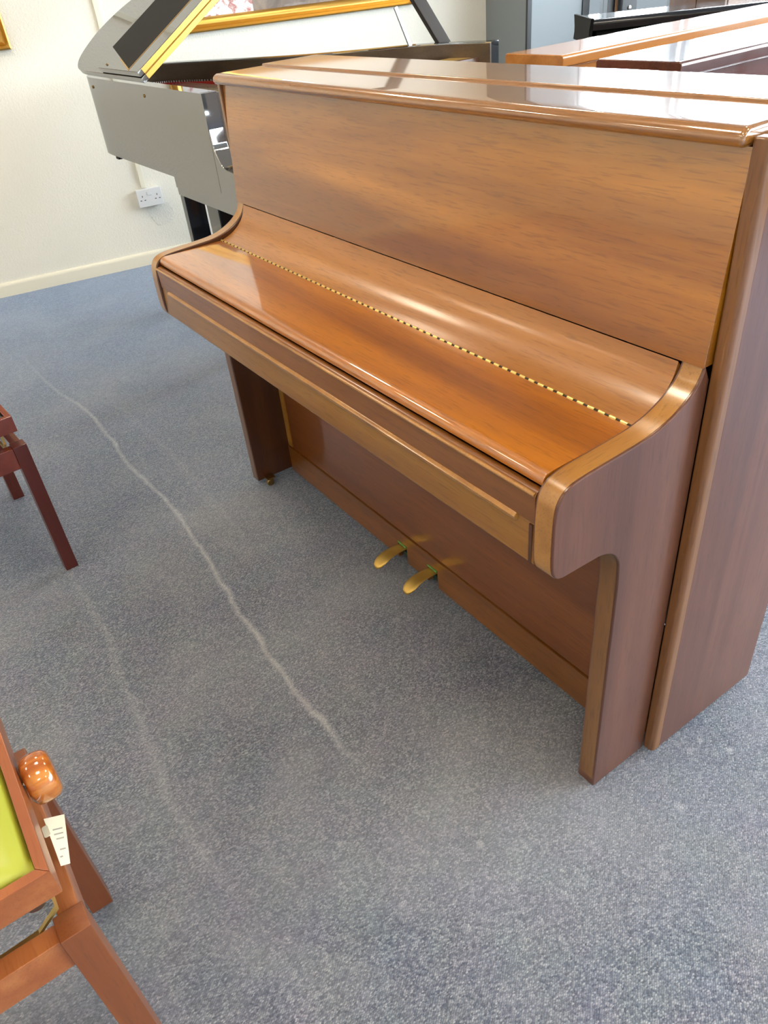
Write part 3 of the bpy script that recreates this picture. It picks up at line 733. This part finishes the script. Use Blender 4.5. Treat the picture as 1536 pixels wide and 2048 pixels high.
# black piano further back, in front of the window
bk_dir = math.atan2(.59, .41)
bp_ = thing('upright_piano', 'black glossy upright piano in front of the shop window', 'piano', (-.66, 2.02, 0), bk_dir)
Lb = 1.30
top = rounded([(-.05, 1.012), (-.05, .972), (.25, .972), (.25, 1.012)], [.018, .004, .004, .018], 6)
obj('top_lid', prism(top, 'x', 0, Lb, .004), 'black_gloss', bp_)
obj('lid_moulding', prism([(-.022 + .0 , .972), (-.034, .960), (-.022, .948), (.22, .948), (.22, .972)], 'x', .02, Lb - .02, .001), 'black_matte', bp_)
obj('case', box(.0, Lb, -.022, .245, .60, .9475, .004), 'black_gloss', bp_)
obj('front_ledge', prism(rounded([(-.055, .945), (-.055, .915), (-.0225, .90), (-.0225, .945)], [.012, .01, 0, 0]), 'x', .01, Lb - .01, .002), 'black_gloss', bp_)
obj('bottom_board', box(.03, Lb - .03, .02, .04, .0, .5995, .002), 'black_gloss', bp_)
for x0, x1 in ((0, .03), (Lb - .03, Lb)): obj('side_panel', box(x0, x1, -.018, .24, 0, .5995, .003), 'black_gloss', bp_)
obj('key_bed', box(.0, Lb, .2455, .50, .60, .70, .01), 'black_gloss', bp_)
for x0 in (0, Lb - .05): obj('leg', box(x0, x0 + .05, .44, .49, 0, .5995, .003), 'black_gloss', bp_)
obj('end_cheek', prism([(-.075, 1.018), (.255, 1.018), (.235, .975), (.235, .955), (.25, .925), (-.075, .925), (-.05, .955), (-.05, .975)], 'x', -.014, -.0005, .001), 'black_matte', bp_)
# brown cabinet by the window
bc = thing('cabinet', 'brown wooden cabinet by the window behind the black piano', 'cabinet', wp(3.92, .62, 0), WANG)
obj('body', box(0, .42, 0, .36, .06, 1.14, .004), 'brown_cab', bc)
obj('top_board', box(-.012, .432, -.012, .372, 1.1405, 1.165, .004), 'brown_cab', bc)
obj('plinth', box(.01, .41, .01, .35, 0, .0595, .002), 'brown_cab', bc)
for x0, x1 in ((.006, .208), (.212, .414)):
    dr = obj('door', box(x0, x1, -.016, -.0005, .08, 1.13, .003), 'brown_cab', bc)
    obj('door_knob', lathe([(.004, -.016), (.006, -.024), (.011, -.030), (.008, -.036)], 'y', ((x0 + x1) / 2 + (.07 if x0 < .1 else -.07), 0, .62), 14), 'brass', dr)
# lock box on the glazing mullion
lb = thing('lock_box', 'small black metal box fixed to the window mullion past the grey pier', 'box', wp(4.06, 0.0, 0.0), WANG)
obj('case', box(.0, .05, .0, .115, .885, 1.06, .004), 'frame_black', lb)
obj('lock', lathe([(.012, .05), (.012, .056), (.006, .060)], 'x', (0, .055, .905), 16), 'steel', lb)
obj('wooden_block', box(.0, .035, .008, .09, .862, .884, .002), 'brown_card', lb)
obj('wooden_strip', box(.0, .008, -.020, -.004, .862, 1.05, .001), 'brown_card', lb)

# ------------------------------------------------------------------ things on the cream wall
# local frame: x out of the wall, y along it
sk = thing('wall_socket', 'white double plug socket low on the cream wall', 'socket', wp(.913, 0, .356), WANG)
obj('back_box', box(0, .028, -.0655, .0655, -.043, .043, .003), 'white_plastic', sk)
fpz = obj('face_plate', box(.0285, .0385, -.068, .068, -.0455, .0455, .004), 'white_plastic', sk)
obj('fused_switch', box(.0388, .0418, -.012, .012, .012, .032, .002), 'white_plastic', sk)
for cy in (-.040, .040):
    for dy, dz, hy_, hz_ in ((0, .010, .002, .0045), (-.011, -.010, .0045, .002), (.011, -.010, .0045, .002)):
        obj('pin_slot', box(.0386, .0390, cy + dy - hy_, cy + dy + hy_, dz - hz_, dz + hz_), 'slot_dark', sk)
tr = tag(obj('cable_trunking', box(0, .016, -.013, .013, .405, Z_CEIL - .005, .002), 'skirting'), 'cream plastic cable trunking running up from the wall socket', 'trunking')
place_room(tr, .896, 0, 0)
pch = tag(obj('plaster_patch', prism(rounded([(-.075, .30), (.06, .31), (.075, .25), (.05, .20), (-.03, .195), (-.055, .24)], .012), 'x', .0002, .0022, .001), 'wall_patch'), 'rough plaster repair patch below the white socket', 'patch')
place_room(pch, .955, 0, 0)
def framed(name, label, s0, s1, z0, z1, fw, prints, m_gold='gold_leaf', group=None):
    t = thing(name, label, 'picture', wp((s0 + s1) / 2, 0, z0), WANG, group)
    hw, H = (s1 - s0) / 2, z1 - z0
    prof = [(0, 0), (.022, 0), (.026, fw * .10), (.016, fw * .28), (.020, fw * .36), (.036, fw * .55), (.034, fw * .80), (.020, fw), (0, fw)]   # (out, inwards)
    corners = [(-hw, 0), (hw, 0), (hw, H), (-hw, H)]; dirs = [(1, 1), (-1, 1), (-1, -1), (1, -1)]
    for k_ in range(4):
        (ya, za), (yb, zb) = corners[k_], corners[(k_ + 1) % 4]; da, db = dirs[k_], dirs[(k_ + 1) % 4]
        nb = bmesh.new()
        ra = [nb.verts.new((o_, ya + da[0] * i_, za + da[1] * i_)) for o_, i_ in prof]; rb = [nb.verts.new((o_, yb + db[0] * i_, zb + db[1] * i_)) for o_, i_ in prof]
        n = len(prof)
        for i in range(n): nb.faces.new((ra[i], ra[(i + 1) % n], rb[(i + 1) % n], rb[i]))
        nb.faces.new(ra[::-1]); nb.faces.new(rb)
        obj('frame_side', nb, m_gold, t, ang=50)
    for nm, y0, y1, mt in prints:
        a, b_ = max(y0 - (s0 + s1) / 2, -hw + fw + .0005), min(y1 - (s0 + s1) / 2, hw - fw - .0005)
        obj(nm, box(.004, .012, a, b_, fw + .0005, H - fw - .0005), mt, t)
    return t
framed('framed_picture', 'wide gold framed picture on the wall above the grand piano', 1.16, 2.605, 1.072, 1.37, .062, [('print_sheet', 1.0, 1.675, 'print_white'), ('print_sheet', 1.676, 2.8, 'print_brown')])
framed('framed_picture', 'gold framed picture at the far left edge of the cream wall', -.55, .462, 1.105, 1.85, .062, [('print_sheet', -1, 1, 'print_dark')], 'gold_leaf')
